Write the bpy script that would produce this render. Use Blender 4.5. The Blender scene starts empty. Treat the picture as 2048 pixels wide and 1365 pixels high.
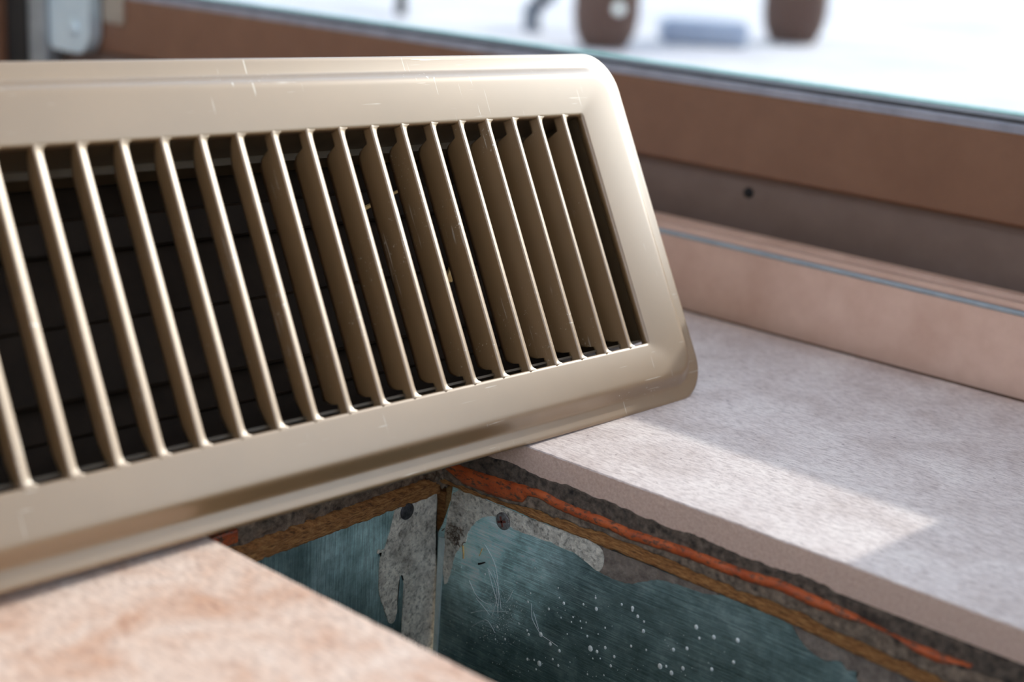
import bpy, bmesh, math, random
from mathutils import Vector, Matrix, noise
random.seed(7)
S = bpy.context.scene
COL = S.collection
MM = 0.001

# ------------------------------------------------------------------ camera
CAM = (0.0, 0.0, 0.17932)
R_X = Vector((0.75394, 0.65384, 0.06380))       # camera right
R_Y = Vector((0.23609, -0.17904, -0.95510))     # camera down
R_Z = Vector((-0.61305, 0.73515, -0.28935))     # camera forward
cd = bpy.data.cameras.new('camera')
cd.sensor_width = 36.0
cd.lens = 2871.0 / 2048 * 36
cd.clip_start = 0.01
cd.dof.use_dof = True
cd.dof.focus_distance = 0.508
cd.dof.aperture_fstop = 7.0
cam = bpy.data.objects.new('camera', cd)
COL.objects.link(cam)
m = Matrix((R_X, -R_Y, -R_Z)).transposed().to_4x4()
m.translation = Vector(CAM)
cam.matrix_world = m
S.camera = cam

# ------------------------------------------------------------------ light
SUN_DIR = Vector((0.093, 1.0, 0.515)).normalized()   # towards the sun
sl = bpy.data.lights.new('sun', 'SUN')
sl.energy = 5.8
sl.angle = math.radians(0.9)
sl.color = (1.0, 0.94, 0.88)
sun = bpy.data.objects.new('sun', sl)
sun.rotation_euler = SUN_DIR.to_track_quat('Z', 'Y').to_euler()
sun.location = SUN_DIR * 8
COL.objects.link(sun)
wd = bpy.data.worlds.new('world')
S.world = wd
wd.use_nodes = True
nt = wd.node_tree
bg = nt.nodes['Background']
sky = nt.nodes.new('ShaderNodeTexSky')
sky.sky_type = 'NISHITA'
sky.sun_disc = False
sky.sun_elevation = math.asin(SUN_DIR.z)
sky.sun_rotation = math.atan2(SUN_DIR.x, SUN_DIR.y)
sky.air_density = 1.0
sky.dust_density = 0.7
sky.ozone_density = 1.0
hs = nt.nodes.new('ShaderNodeHueSaturation')      # light overcast haze: paler than a clear sky
hs.inputs['Saturation'].default_value = 0.6
nt.links.new(sky.outputs[0], hs.inputs['Color'])
nt.links.new(hs.outputs[0], bg.inputs['Color'])
bg.inputs['Strength'].default_value = 1.1
S.view_settings.view_transform = 'Standard'
S.view_settings.look = 'None'
S.view_settings.exposure = -0.72
S.view_settings.gamma = 1.0
S.view_settings.use_curve_mapping = False
try:
    S.cycles.use_denoising = True
    S.cycles.max_bounces = 10
    S.cycles.transparent_max_bounces = 12
    S.cycles.sample_clamp_indirect = 6.0
except Exception:
    pass


# ------------------------------------------------------------------ materials
def lin(r, g, b):
    f = lambda c: (c / 255 / 12.92) if c / 255 <= 0.04045 else ((c / 255 + 0.055) / 1.055) ** 2.4
    return (f(r), f(g), f(b), 1.0)


class NT:
    def __init__(s, name):
        s.m = bpy.data.materials.new(name)
        s.m.use_nodes = True
        s.t = s.m.node_tree
        s.p = s.t.nodes['Principled BSDF']
        s.tc = s.t.nodes.new('ShaderNodeTexCoord')

    def n(s, kind, **kw):
        o = s.t.nodes.new('ShaderNode' + kind)
        for k, v in kw.items():
            setattr(o, k, v)
        return o

    def l(s, a, b):
        s.t.links.new(a, b)

    def mp(s, scale=(1, 1, 1), rot=(0, 0, 0)):
        o = s.n('Mapping')
        o.inputs['Scale'].default_value = scale
        o.inputs['Rotation'].default_value = rot
        s.l(s.tc.outputs['Object'], o.inputs[0])
        return o.outputs[0]

    def noise(s, scale, detail=4, rough=0.6, vec=None, dist=0.0):
        o = s.n('TexNoise')
        o.inputs['Scale'].default_value = scale
        o.inputs['Detail'].default_value = detail
        o.inputs['Roughness'].default_value = rough
        o.inputs['Distortion'].default_value = dist
        s.l(vec if vec is not None else s.tc.outputs['Object'], o.inputs['Vector'])
        return o.outputs[0]

    def ramp(s, fac, stops):
        o = s.n('ValToRGB')
        e = o.color_ramp.elements
        while len(e) < len(stops):
            e.new(0.5)
        for el, (p, c) in zip(e, stops):
            el.position = p
            el.color = c if len(c) == 4 else (*c, 1)
        s.l(fac, o.inputs[0])
        return o.outputs[0]

    def mix(s, fac, a, b, mode='MIX'):
        o = s.n('MixRGB', blend_type=mode)
        for v, i in ((fac, 0), (a, 1), (b, 2)):
            if hasattr(v, 'default_value') or hasattr(v, 'is_linked'):
                s.l(v, o.inputs[i])
            else:
                o.inputs[i].default_value = v
        return o.outputs[0]

    def bump(s, h, strength=0.3, dist=0.0005, prev=None):
        o = s.n('Bump')
        o.inputs['Strength'].default_value = strength
        o.inputs['Distance'].default_value = dist
        s.l(h, o.inputs['Height'])
        if prev is not None:
            s.l(prev, o.inputs['Normal'])
        return o.outputs[0]

    def set(s, color=None, rough=None, metal=None, normal=None, **kw):
        for v, k in ((color, 'Base Color'), (rough, 'Roughness'), (metal, 'Metallic'), (normal, 'Normal')):
            if v is None:
                continue
            if hasattr(v, 'is_linked'):
                s.l(v, s.p.inputs[k])
            else:
                s.p.inputs[k].default_value = v
        for k, v in kw.items():
            s.p.inputs[k.replace('_', ' ')].default_value = v
        return s.m


def simple(name, c1, c2, scale, rough=0.6, metal=0.0, bs=0.0, bd=0.0004, stretch=None, **kw):
    a = NT(name)
    v = a.mp(stretch) if stretch else None
    f = a.noise(scale, 5, 0.65, v)
    c = a.ramp(f, [(0.32, c1), (0.68, c2)])
    nrm = a.bump(f, bs, bd) if bs else None
    return a.set(c, rough, metal, nrm, **kw)


def make_enamel():
    a = NT('champagne_enamel')
    big = a.noise(22, 4, 0.6)
    c = a.ramp(big, [(0.3, (0.225, 0.133, 0.056)), (0.7, (0.26, 0.155, 0.068))])
    # fine scratches: stretched noise in two directions, thresholded
    s1 = a.ramp(a.noise(9, 2, 0.5, a.mp((4, 110, 110), (0, 0, 0.0))), [(0.672, (0, 0, 0)), (0.70, (0.7, 0.7, 0.7))])
    s2 = a.ramp(a.noise(9, 2, 0.5, a.mp((90, 4, 90), (0, 0, 0.35))), [(0.68, (0, 0, 0)), (0.71, (0.7, 0.7, 0.7))])
    sc = a.mix(1.0, s1, s2, 'ADD')
    patch = a.ramp(a.noise(30, 3, 0.6), [(0.52, (0, 0, 0)), (0.62, (1, 1, 1))])
    sc = a.mix(1.0, sc, patch, 'MULTIPLY')
    c = a.mix(sc, c, (0.72, 0.66, 0.56, 1))
    r = a.ramp(a.noise(160, 4, 0.6), [(0.3, (0.42,) * 3), (0.7, (0.48,) * 3)])
    n_ = a.bump(a.noise(900, 3, 0.5), 0.04, 0.0001)
    return a.set(c, r, 0.25, n_, Coat_Weight=1.0, Coat_Roughness=0.41, Coat_IOR=1.8)


def make_tile(name, c1, c2, c3):
    a = NT(name)
    b1 = a.noise(38, 5, 0.62, None, 0.6)
    c = a.ramp(b1, [(0.34, c1), (0.52, c2), (0.70, c3)])
    st = a.noise(60, 5, 0.75, a.mp((4, 16, 10), (0, 0, -0.35)))
    s_ = a.ramp(st, [(0.36, (0.62, 0.57, 0.57)), (0.54, (1, 1, 1))])
    c = a.mix(0.95, c, s_, 'MULTIPLY')
    gr = a.noise(260, 5, 0.75, a.mp((1, 1.8, 1), (0, 0, -0.35)))
    c = a.mix(0.6, c, a.ramp(gr, [(0.36, (0.68, 0.64, 0.65)), (0.52, (1, 1, 1))]), 'MULTIPLY')
    pit = a.ramp(a.noise(420, 2, 0.5), [(0.24, (0.35, 0.3, 0.3)), (0.30, (1, 1, 1))])
    c = a.mix(0.8, c, pit, 'MULTIPLY')
    n_ = a.bump(st, 0.35, 0.0004)
    n_ = a.bump(a.noise(700, 3, 0.6), 0.2, 0.0002, n_)
    return a.set(c, 0.5, 0.0, n_)


def make_tin(name, axis_stretch, lit_spot=None, gain=3.1):
    a = NT(name)
    br = a.noise(40, 4, 0.7, a.mp(axis_stretch))
    blot = a.noise(70, 5, 0.7)
    fl = a.n('TexVoronoi')
    fl.inputs['Scale'].default_value = 220
    a.l(a.tc.outputs['Object'], fl.inputs['Vector'])
    c = a.ramp(blot, [(0.28, (0.18, 0.26, 0.255)), (0.52, (0.38, 0.50, 0.495)), (0.74, (0.66, 0.79, 0.78))])
    c = a.mix(0.35, c, a.ramp(fl.outputs['Color'], [(0.2, (0.6, 0.62, 0.62)), (0.8, (1, 1, 1))]), 'MULTIPLY')
    c = a.mix(0.8, c, a.ramp(br, [(0.35, (0.5, 0.53, 0.54)), (0.62, (1.1, 1.1, 1.1))]), 'MULTIPLY')
    if lit_spot:      # painted light: zinc brightened round one spot near the corner, darker elsewhere
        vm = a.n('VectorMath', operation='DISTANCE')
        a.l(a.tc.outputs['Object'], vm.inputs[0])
        vm.inputs[1].default_value = lit_spot
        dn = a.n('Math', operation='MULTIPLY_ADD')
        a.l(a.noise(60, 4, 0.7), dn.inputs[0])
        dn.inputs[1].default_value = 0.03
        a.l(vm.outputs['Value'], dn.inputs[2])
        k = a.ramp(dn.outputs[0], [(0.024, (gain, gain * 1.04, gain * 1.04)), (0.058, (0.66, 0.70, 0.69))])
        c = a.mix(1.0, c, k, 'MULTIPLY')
    r = a.ramp(br, [(0.3, (0.30,) * 3), (0.7, (0.46,) * 3)])
    n_ = a.bump(br, 0.5, 0.0006)
    n_ = a.bump(a.noise(25, 2, 0.5), 0.5, 0.002, n_)
    return a.set(c, r, 0.6, n_)


def make_fibre(name, c1, c2, c3, stretch):
    a = NT(name)
    f = a.noise(60, 6, 0.75, a.mp(stretch))
    c = a.ramp(f, [(0.30, c1), (0.5, c2), (0.68, c3)])
    n_ = a.bump(f, 0.9, 0.001)
    return a.set(c, 0.85, 0.0, n_)


def make_glass():
    a = NT('window_glass')
    t = a.t
    tr = a.n('BsdfTransparent')
    tr.inputs[0].default_value = (0.95, 0.98, 0.97, 1)
    gl = a.n('BsdfGlossy')
    gl.inputs['Roughness'].default_value = 0.02
    lw = a.n('LayerWeight')
    lw.inputs[0].default_value = 0.5
    pw = a.n('Math', operation='POWER')
    a.l(lw.outputs['Facing'], pw.inputs[0])
    pw.inputs[1].default_value = 4.0
    fr = a.n('Math', operation='MULTIPLY_ADD')
    a.l(pw.outputs[0], fr.inputs[0])
    fr.inputs[1].default_value = 0.4
    fr.inputs[2].default_value = 0.03
    mx = a.n('MixShader')
    a.l(fr.outputs[0], mx.inputs[0])
    a.l(tr.outputs[0], mx.inputs[1])
    a.l(gl.outputs[0], mx.inputs[2])
    a.l(mx.outputs[0], t.nodes['Material Output'].inputs['Surface'])
    return a.m


M = {}
M['enamel'] = make_enamel()
M['tile'] = make_tile('stone_tile', lin(202, 186, 180), lin(218, 204, 199), lin(228, 216, 210))
M['tile_warm'] = make_tile('stone_tile_warm', lin(208, 164, 138), lin(226, 198, 180), lin(236, 216, 202))
M['tile_body'] = simple('tile_body', lin(180, 152, 138), lin(204, 178, 164), 900, 0.9, 0, 0.5, 0.0003)
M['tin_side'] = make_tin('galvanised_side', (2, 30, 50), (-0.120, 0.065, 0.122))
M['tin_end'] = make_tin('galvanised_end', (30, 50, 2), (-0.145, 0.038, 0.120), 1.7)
M['mortar'] = simple('dark_mortar', lin(34, 28, 24), lin(112, 98, 86), 330, 0.95, 0, 1.0, 0.0012)
M['thinset'] = simple('grey_thinset', lin(60, 50, 42), lin(146, 126, 108), 330, 0.95, 0, 0.8, 0.0008)
a_ = NT('dried_smear')
_c = a_.ramp(a_.noise(120, 6, 0.75), [(0.34, lin(156, 148, 136)), (0.62, lin(244, 236, 220))])
_c = a_.mix(0.9, _c, a_.ramp(a_.noise(650, 4, 0.7), [(0.34, (0.35, 0.34, 0.33)), (0.5, (1, 1, 1))]), 'MULTIPLY')
M['smear'] = a_.set(_c, 0.95, 0.0, a_.bump(a_.noise(520, 5, 0.7), 1.0, 0.001))
M['smear_brown'] = simple('dried_smear_brown', lin(96, 84, 76), lin(140, 126, 114), 300, 0.9, 0, 1.0, 0.0008)
a_ = NT('orange_membrane')
_c = a_.ramp(a_.noise(140, 4, 0.6), [(0.3, lin(160, 66, 28)), (0.7, lin(196, 98, 50))])
_d = a_.ramp(a_.noise(330, 5, 0.75, a_.mp((1, 1, 2.2))), [(0.50, (0, 0, 0)), (0.60, (1, 1, 1))])
_c = a_.mix(_d, _c, lin(86, 62, 48))
M['orange'] = a_.set(_c, 0.5, 0.0, a_.bump(a_.noise(300, 4, 0.7), 0.6, 0.0006))
M['ply'] = make_fibre('plywood_edge', lin(50, 30, 16), lin(172, 114, 62), lin(214, 162, 98), (5, 5, 34))
M['straw'] = simple('straw', lin(190, 150, 90), lin(222, 190, 130), 300, 0.8)
M['speck'] = simple('white_paint', lin(225, 230, 228), lin(245, 248, 246), 500, 0.6)
M['hair'] = simple('white_hair', lin(215, 222, 222), lin(240, 244, 244), 500, 0.6)
M['screw'] = simple('rusty_screw', lin(84, 74, 72), lin(168, 166, 164), 500, 0.45, 0.6, 0.5, 0.0003)
M['screw_dark'] = simple('dark_screw', lin(48, 46, 48), lin(92, 90, 92), 500, 0.5, 0.6, 0.5, 0.0003)
M['rust'] = simple('rust', lin(84, 44, 36), lin(120, 66, 52), 700, 0.9, 0, 0.5, 0.0002)
M['black'] = simple('black_rubber', lin(14, 13, 13), lin(24, 22, 22), 200, 0.7)
M['frame'] = simple('brown_frame', lin(112, 76, 55), lin(121, 84, 62), 40, 0.42, 0.0, 0.1, 0.0002)
M['frame_grey'] = simple('grey_brown_rail', lin(112, 92, 82), lin(122, 102, 92), 40, 0.42, 0.0, 0.1, 0.0002)
M['sill'] = simple('pinkish_sill', lin(196, 160, 142), lin(214, 180, 162), 45, 0.5, 0.0, 0.1, 0.0002)
M['gasket'] = simple('grey_gasket', lin(126, 126, 136), lin(150, 150, 160), 80, 0.4)
M['gasket_dark'] = simple('dark_gasket', lin(58, 58, 62), lin(74, 74, 80), 80, 0.5)
M['aluminium'] = simple('blue_grey_aluminium', lin(140, 146, 150), lin(164, 170, 174), 60, 0.35, 0.5)
M['glass'] = make_glass()
M['glass_edge'] = simple('green_glass_edge', lin(120, 172, 162), lin(168, 206, 198), 40, 0.25)
M['chrome'] = simple('satin_chrome', lin(196, 214, 224), lin(210, 226, 234), 40, 0.3, 0.35)
M['beige'] = simple('beige_reflection', lin(146, 134, 120), lin(160, 148, 134), 40, 0.5)
M['wall'] = simple('cream_paint', lin(226, 216, 202), lin(234, 226, 212), 6, 0.85)
M['ceiling'] = simple('white_paint_ceiling', lin(236, 234, 228), lin(240, 238, 234), 6, 0.9)
M['snow'] = simple('white_ground', lin(150, 147, 158), lin(194, 189, 188), 2.2, 0.9)
M['log'] = make_fibre('dark_log', lin(40, 26, 24), lin(70, 46, 40), lin(98, 66, 54), (8, 8, 1.2))
M['bluegrey'] = simple('blue_grey_plastic', lin(120, 132, 158), lin(136, 148, 172), 8, 0.5)
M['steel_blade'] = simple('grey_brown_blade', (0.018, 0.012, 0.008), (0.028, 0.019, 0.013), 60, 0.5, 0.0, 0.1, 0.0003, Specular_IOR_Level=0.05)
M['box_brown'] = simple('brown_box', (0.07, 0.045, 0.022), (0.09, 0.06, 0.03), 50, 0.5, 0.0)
M['darkmetal'] = simple('dark_metal', lin(70, 76, 90), lin(92, 98, 112), 20, 0.5)


# ------------------------------------------------------------------ helpers
def obj(name, bm, mat, parent=None, smooth=False):
    me = bpy.data.meshes.new(name)
    bmesh.ops.recalc_face_normals(bm, faces=bm.faces[:])
    bm.to_mesh(me)
    bm.free()
    if smooth:
        for p in me.polygons:
            p.use_smooth = True
    for mt in (mat if isinstance(mat, (list, tuple)) else [mat]):
        me.materials.append(mt)
    o = bpy.data.objects.new(name, me)
    COL.objects.link(o)
    if parent is not None:
        o.parent = parent
    return o


def tag(o, label=None, cat=None, group=None, kind=None):
    if label: o['label'] = label
    if cat: o['category'] = cat
    if group: o['group'] = group
    if kind: o['kind'] = kind
    return o


def empty(name, loc=(0, 0, 0), parent=None):
    o = bpy.data.objects.new(name, None)
    o.empty_display_size = 0.02
    COL.objects.link(o)
    o.location = loc
    if parent is not None:
        o.parent = parent
    return o


def box(bm, x0, x1, y0, y1, z0, z1, bev=0.0):
    vs = [bm.verts.new((x, y, z)) for x in (x0, x1) for y in (y0, y1) for z in (z0, z1)]
    fs = [(0, 1, 3, 2), (4, 6, 7, 5), (0, 4, 5, 1), (2, 3, 7, 6), (0, 2, 6, 4), (1, 5, 7, 3)]
    faces = [bm.faces.new([vs[i] for i in f]) for f in fs]
    if bev:
        es = {e for f in faces for e in f.edges}
        bmesh.ops.bevel(bm, geom=list(es), offset=bev, segments=2, profile=0.5, affect='EDGES')
    return bm


def nbox(*a, **k):
    return box(bmesh.new(), *a, **k)


def prism_x(prof, x0, x1, bm=None):
    """closed (y,z) outline extruded along x"""
    bm = bm or bmesh.new()
    a = [bm.verts.new((x0, y, z)) for y, z in prof]
    b = [bm.verts.new((x1, y, z)) for y, z in prof]
    n = len(prof)
    for i in range(n):
        bm.faces.new((a[i], a[(i + 1) % n], b[(i + 1) % n], b[i]))
    bm.faces.new(a)
    bm.faces.new(b[::-1])
    return bm


def loops(bm, rows, closed=True):
    vs = [[bm.verts.new(p) for p in r] for r in rows]
    n = len(vs[0])
    for a, b in zip(vs, vs[1:]):
        for i in range(n if closed else n - 1):
            j = (i + 1) % n
            bm.faces.new((a[i], a[j], b[j], b[i]))
    return vs


def tube(bm, pts, r, sides=5, taper=1.0):
    pts = [Vector(p) for p in pts]
    rows = []
    for i, p in enumerate(pts):
        d = (pts[min(i + 1, len(pts) - 1)] - pts[max(i - 1, 0)]).normalized()
        u = d.orthogonal().normalized()
        w = d.cross(u)
        rr = r * (1 + (taper - 1) * i / max(1, len(pts) - 1))
        rows.append([p + (u * math.cos(2 * math.pi * k / sides) + w * math.sin(2 * math.pi * k / sides)) * rr for k in range(sides)])
    vs = loops(bm, rows)
    bm.faces.new(vs[0][::-1])
    bm.faces.new(vs[-1])


def smooth_pts(P, sub=6):
    """Catmull-Rom through 3-D points"""
    P = [Vector(p) for p in P]
    Q = [P[0] * 2 - P[1]] + P + [P[-1] * 2 - P[-2]]
    out = []
    for i in range(1, len(Q) - 2):
        a, b, c, d = Q[i - 1:i + 3]
        for k in range(sub):
            t = k / sub
            out.append(0.5 * ((2 * b) + (c - a) * t + (2 * a - 5 * b + 4 * c - d) * t * t + (3 * b - a - 3 * c + d) * t ** 3))
    out.append(P[-1])
    return out


def interp(tab, x):
    if x <= tab[0][0]: return tab[0][1]
    for (a, b), (c, d) in zip(tab, tab[1:]):
        if x <= c:
            return b + (d - b) * (x - a) / (c - a)
    return tab[-1][1]


def fbm(x, y, z, sc, oct_=4):
    return noise.fractal(Vector((x * sc, y * sc, z * sc)), 1.0, 2.0, oct_)


# ------------------------------------------------------------------ floor: tiles, mortar, membrane, underlayment round the opening
OX0, OX1, OY0, OY1 = -0.343, -0.035, 0.237, 0.3645       # tile opening
RX0, RX1, RY0, RY1 = -1.9, 1.9, -2.6, 0.57               # room floor
fl = nbox(RX0, RX1, RY0, OY0 - 0.002, -0.06, -0.032)
box(fl, RX0, RX1, OY1 + 0.004, RY1 + 0.12, -0.06, -0.032)
box(fl, RX0, OX0 - 0.004, OY0 - 0.002, OY1 + 0.004, -0.06, -0.032)
box(fl, OX1 + 0.004, RX1, OY0 - 0.002, OY1 + 0.004, -0.06, -0.032)
floor = tag(obj('floor', fl, M['ply']), kind='structure', label='tiled floor cut open around a duct')


def tile(x0, x1, y0, y1, mat, edge=None):
    """tile slab 10 mm thick, cut edge along x slightly chipped; edge = 'y0' | 'y1' | 'x1'"""
    bm = bmesh.new()
    step = 0.0015
    if edge in ('y0', 'y1'):
        ye = y0 if edge == 'y0' else y1
        yo = y1 if edge == 'y0' else y0
        sgn = 1 if edge == 'y0' else -1
        xs = [x0, max(x0, -0.5)] if x0 < -0.5 else [x0]
        a = xs[-1]
        b = min(x1, 0.05)
        n = int((b - a) / step)
        xs += [a + (b - a) * i / n for i in range(1, n + 1)]
        if x1 > b: xs.append(x1)
        rows = []
        for x in xs:
            j = 0.00022 * fbm(x, 1, 0, 400) + 0.0002 * fbm(x, 3, 0, 90)
            c = 0.0004 + 0.0003 * abs(fbm(x, 7, 0, 250))
            r = [(x, yo, -0.010), (x, yo, 0.0), (x, ye + sgn * 0.004, 0.0), (x, ye + sgn * (c + j), -0.00005),
                 (x, ye + sgn * (0.0001 + j), -c)]
            for q in (0.3, 0.55, 0.8, 1.0):
                r.append((x, ye + sgn * (0.00018 * fbm(x, q * 2, 0, 300)), -0.010 * q))
            rows.append(r)
        vs = loops(bm, rows)
        bm.faces.new(vs[0]); bm.faces.new(vs[-1][::-1])
    else:
        box(bm, x0, x1, y0, y1, -0.010, 0.0, 0.0005)
    bm.faces.ensure_lookup_table()
    bm.normal_update()
    bmesh.ops.recalc_face_normals(bm, faces=bm.faces[:])
    for f in bm.faces:
        f.material_index = 0 if f.normal.z > 0.5 else 1
    return obj('tile', bm, [mat, M['tile_body']], floor)


tag(tile(-0.62, 0.0, OY1, RY1 - 0.010, M['tile'], 'y0'), label='pale tile strip between opening and door sill')
tag(tile(-0.62, 0.0, OY0 - 0.40, OY0, M['tile_warm'], 'y1'), label='blurred warm beige tile in the foreground')
tile(-0.62, OX0, OY0 + 0.0005, OY1 - 0.0005, M['tile'])
tile(OX1, 0.0, OY0 + 0.0005, OY1 - 0.0005, M['tile'])
# the rest of the room's tiles
G = 0.003
for xa in (-1.895, -1.258, 0.003, 0.63, 1.26):
    xb = min(xa + 0.634, 1.897)
    if xb - xa > 0.1 and not (-0.63 < xa < -0.01):
        tile(xa, xb if xa != -1.258 else -0.623, OY1 - 0.1, RY1 - 0.010, M['tile'])
for j in range(6):
    yb = OY1 - 0.1 - G - j * 0.47
    ya = yb - 0.467
    for xa in (-1.895, -1.258, -0.62, 0.003, 0.63, 1.26):
        if xa == -0.62 and j == 0:
            continue
        xb = {-1.258: -0.623, -0.62: 0.0}.get(xa, xa + 0.624 if xa > 0 else xa + 0.634)
        if xa == -0.62:
            if j == 1:
                yb2 = OY0 - 0.40 - G
                tile(xa, xb, ya, yb2, M['tile'])
                continue
        tile(xa, xb, max(ya, RY0 + 0.003), yb, M['tile'])

obj('joint_strip', nbox(-1.02, 0.92, RY1 - 0.0102, 0.5685, -0.02, -0.0015), simple('dark_brown_joint', lin(58, 38, 26), lin(96, 70, 52), 60, 0.9, 0, 0.5, 0.001), floor)  # dark brown strip filling the joint in front of the sill

LAY = dict(
    tilebot=[(-307.8, -9.2), (-282.3, -9.6), (-260.6, -9.2), (-239.8, -9.8), (-220.2, -9.8), (-201.6, -10.2), (-184, -9.6), (-166.9, -10.4), (-150.8, -10.4), (-135.4, -10.6), (-113.9, -11.0)],
    mort=[(-345, -17.6), (-327.9, -17.4), (-314.3, -17.1), (-300.1, -16.0), (-286.3, -14.8), (-275.2, -14.5), (-259.9, -15.6), (-243.2, -15.9), (-233.3, -14.6), (-219.6, -14.7), (-204.7, -14.4), (-190.4, -13.4), (-176.5, -14.0), (-162.9, -15.4), (-149.9, -16.7), (-134.5, -16.7), (-40, -16)],
    orange=[(-345, -18.6), (-330.3, -19.1), (-321.3, -22.2), (-309.1, -22.2), (-297.3, -21.2), (-292.7, -20.1), (-291.6, -17.4), (-286.2, -16.2), (-279.3, -17.5), (-270.4, -17.9), (-259.7, -17.6), (-247.0, -18.1), (-233.0, -17.3), (-219.4, -16.7), (-204.3, -16.9), (-190.1, -15.5), (-176.1, -16.4), (-165.3, -16.0), (-160, -14.8), (-150, -15.6), (-146, -17.4), (-138, -18.4), (-130, -16.0), (-40, -16)],
    woodtop=[(-345, -24.4), (-326.2, -24.4), (-313.8, -24.4), (-301.8, -23.4), (-290.2, -22.4), (-276.6, -21.8), (-259.4, -20.6), (-238.6, -20.4), (-218.8, -21.0), (-200.1, -21.2), (-182.3, -21.0), (-165.2, -22.1), (-148.8, -23.0), (-133.3, -23.6), (-40, -23.6)],
    woodbot=[(-345, -26.2), (-323.5, -25.9), (-304, -25.4), (-290, -25.5), (-271.9, -25.2), (-258.9, -25.2), (-238.1, -25.0), (-218.4, -25.2), (-199.6, -25.2), (-181.7, -25.6), (-164.5, -26.8), (-142.9, -27.5), (-40, -28)])


def band_x(name, x0, x1, ztop, zbot, y, amp, sc, mat, rows=7, step=0.0008, back=0.012, edge=0.0004, parent=None, bulge=0.0, seed=0.0, wave=0.0):
    """ragged layer seen edge-on along the long side of the opening; face towards -y"""
    bm = bmesh.new()
    n = int((x1 - x0) / step)
    R = []
    for i in range(n + 1):
        x = x0 + (x1 - x0) * i / n
        zt = ztop(x) + edge * fbm(x, seed, 1, 300) + wave * fbm(x, seed + 3, 2, 75)
        zb = zbot(x) + edge * fbm(x, seed, 5, 260) + wave * fbm(x, seed + 8, 2, 85)
        r = [(x, y + back, zt)]
        for k in range(rows):
            t = k / (rows - 1)
            z = zt + (zb - zt) * t
            d = amp * fbm(x, z + seed, 0, sc, 5) - bulge * math.sin(math.pi * t)
            r.append((x, y + d, z))
        r.append((x, y + back, zb))
        R.append(r)
    vs = loops(bm, R)
    bm.faces.new(vs[0]); bm.faces.new(vs[-1][::-1])
    return obj(name, bm, mat, parent, True)


t_ = lambda k: (lambda x: interp(LAY[k], x / MM) * MM)
band_x('mortar_bed', -0.343, -0.04, lambda x: t_('tilebot')(x) + 0.0004, lambda x: t_('mort')(x) - 0.0012, 0.3639, 0.00045, 330, M['mortar'], 11, edge=0.0003, parent=floor, wave=0.0014)
band_x('membrane', -0.338, -0.128, lambda x: min(t_('mort')(x) + 0.0010, t_('orange')(x) + 0.0030 if x > -0.29 else 0), lambda x: t_('orange')(x) - 0.0003, 0.3629, 0.0004, 120, M['orange'], 6, edge=0.00012, parent=floor, bulge=0.0006, seed=2.0)
band_x('thinset', -0.343, -0.04, lambda x: t_('mort')(x) - 0.0006, lambda x: t_('woodtop')(x) + 0.0004, 0.3634, 0.0005, 300, M['thinset'], 11, edge=0.0003, parent=floor, seed=4.0, wave=0.0013)
band_x('underlayment', -0.338, -0.04, lambda x: t_('woodtop')(x) + 0.0006, t_('woodbot'), 0.3640, 0.0005, 260, M['ply'], 7, edge=0.0003, parent=floor, seed=6.0)


# end side of the opening (faces +x): lumpy mortar over a splintery wood edge
def band_y(name, y0, y1, zt, zb, x, amp, sc, mat, rows=9, step=0.0008, parent=None, edge=0.0004, seed=0.0, back=0.012, lumps=0.0):
    bm = bmesh.new()
    n = int((y1 - y0) / step)
    R = []
    for i in range(n + 1):
        y = y0 + (y1 - y0) * i / n
        a = zt + edge * fbm(y, seed, 1, 240)
        b = zb + edge * fbm(y, seed, 5, 200)
        r = [(x - back, y, a)]
        for k in range(rows):
            t = k / (rows - 1)
            z = a + (b - a) * t
            d = amp * fbm(y, z + seed, 0, sc, 5)
            if lumps:
                dd, pp = noise.voronoi(Vector((y * 130, z * 150, seed)))
                d += lumps * (1 - min(1.0, dd[0] * 1.6)) * math.sin(math.pi * min(1, t * 1.1))
            r.append((x + d, y, z))
        r.append((x - back, y, b))
        R.append(r)
    vs = loops(bm, R)
    bm.faces.new(vs[0]); bm.faces.new(vs[-1][::-1])
    return obj(name, bm, mat, parent, True)


band_y('mortar_bed', 0.240, 0.368, -0.010, -0.0275, -0.3395, 0.0012, 260, M['thinset'], 16, 0.0007, floor, 0.0004, 1.0, lumps=0.006)
band_y('underlayment', 0.238, 0.3655, -0.0262, -0.0312, -0.3345, 0.0006, 300, M['ply'], 8, 0.0007, floor, 0.0005, 3.0)
bm = bmesh.new()     # crumbly mortar plug in the corner
bmesh.ops.create_icosphere(bm, subdivisions=5, radius=1.0)
for v in bm.verts:
    q_ = v.co.copy()
    k = 1 + 0.28 * fbm(q_.x, q_.y, q_.z, 2.2) + 0.22 * fbm(q_.x, q_.y, q_.z, 7)
    v.co = Vector((-0.3365 + q_.x * 0.0075 * k, 0.3675 + q_.y * 0.0060 * k, -0.0225 + q_.z * 0.0062 * k))
obj('mortar_bed', bm, M['thinset'], floor, True)
tag(obj('membrane', nbox(-0.341, -0.3365, 0.262, 0.2725, -0.0235, -0.0185, 0.0008), M['orange'], floor), label='small orange scrap of membrane by the near tile')
bm = bmesh.new()   # near side (hidden by the tile, still there)
box(bm, -0.34, -0.04, OY0 - 0.012, OY0 + 0.0005, -0.030, -0.010)
obj('underlayment', bm, M['ply'], floor)

# ------------------------------------------------------------------ duct boot
duct = tag(empty('floor_duct', (-0.19, 0.30, -0.16)), 'open galvanized sheet metal duct boot below the cut floor tiles', 'duct')
DL = Vector(duct.location)


def dobj(name, bm, mat, parent=None, smooth=False):
    for v in bm.verts:
        v.co -= DL
    return obj(name, bm, mat, parent or duct, smooth)


YW = 0.3655
XE = -0.3354


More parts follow.
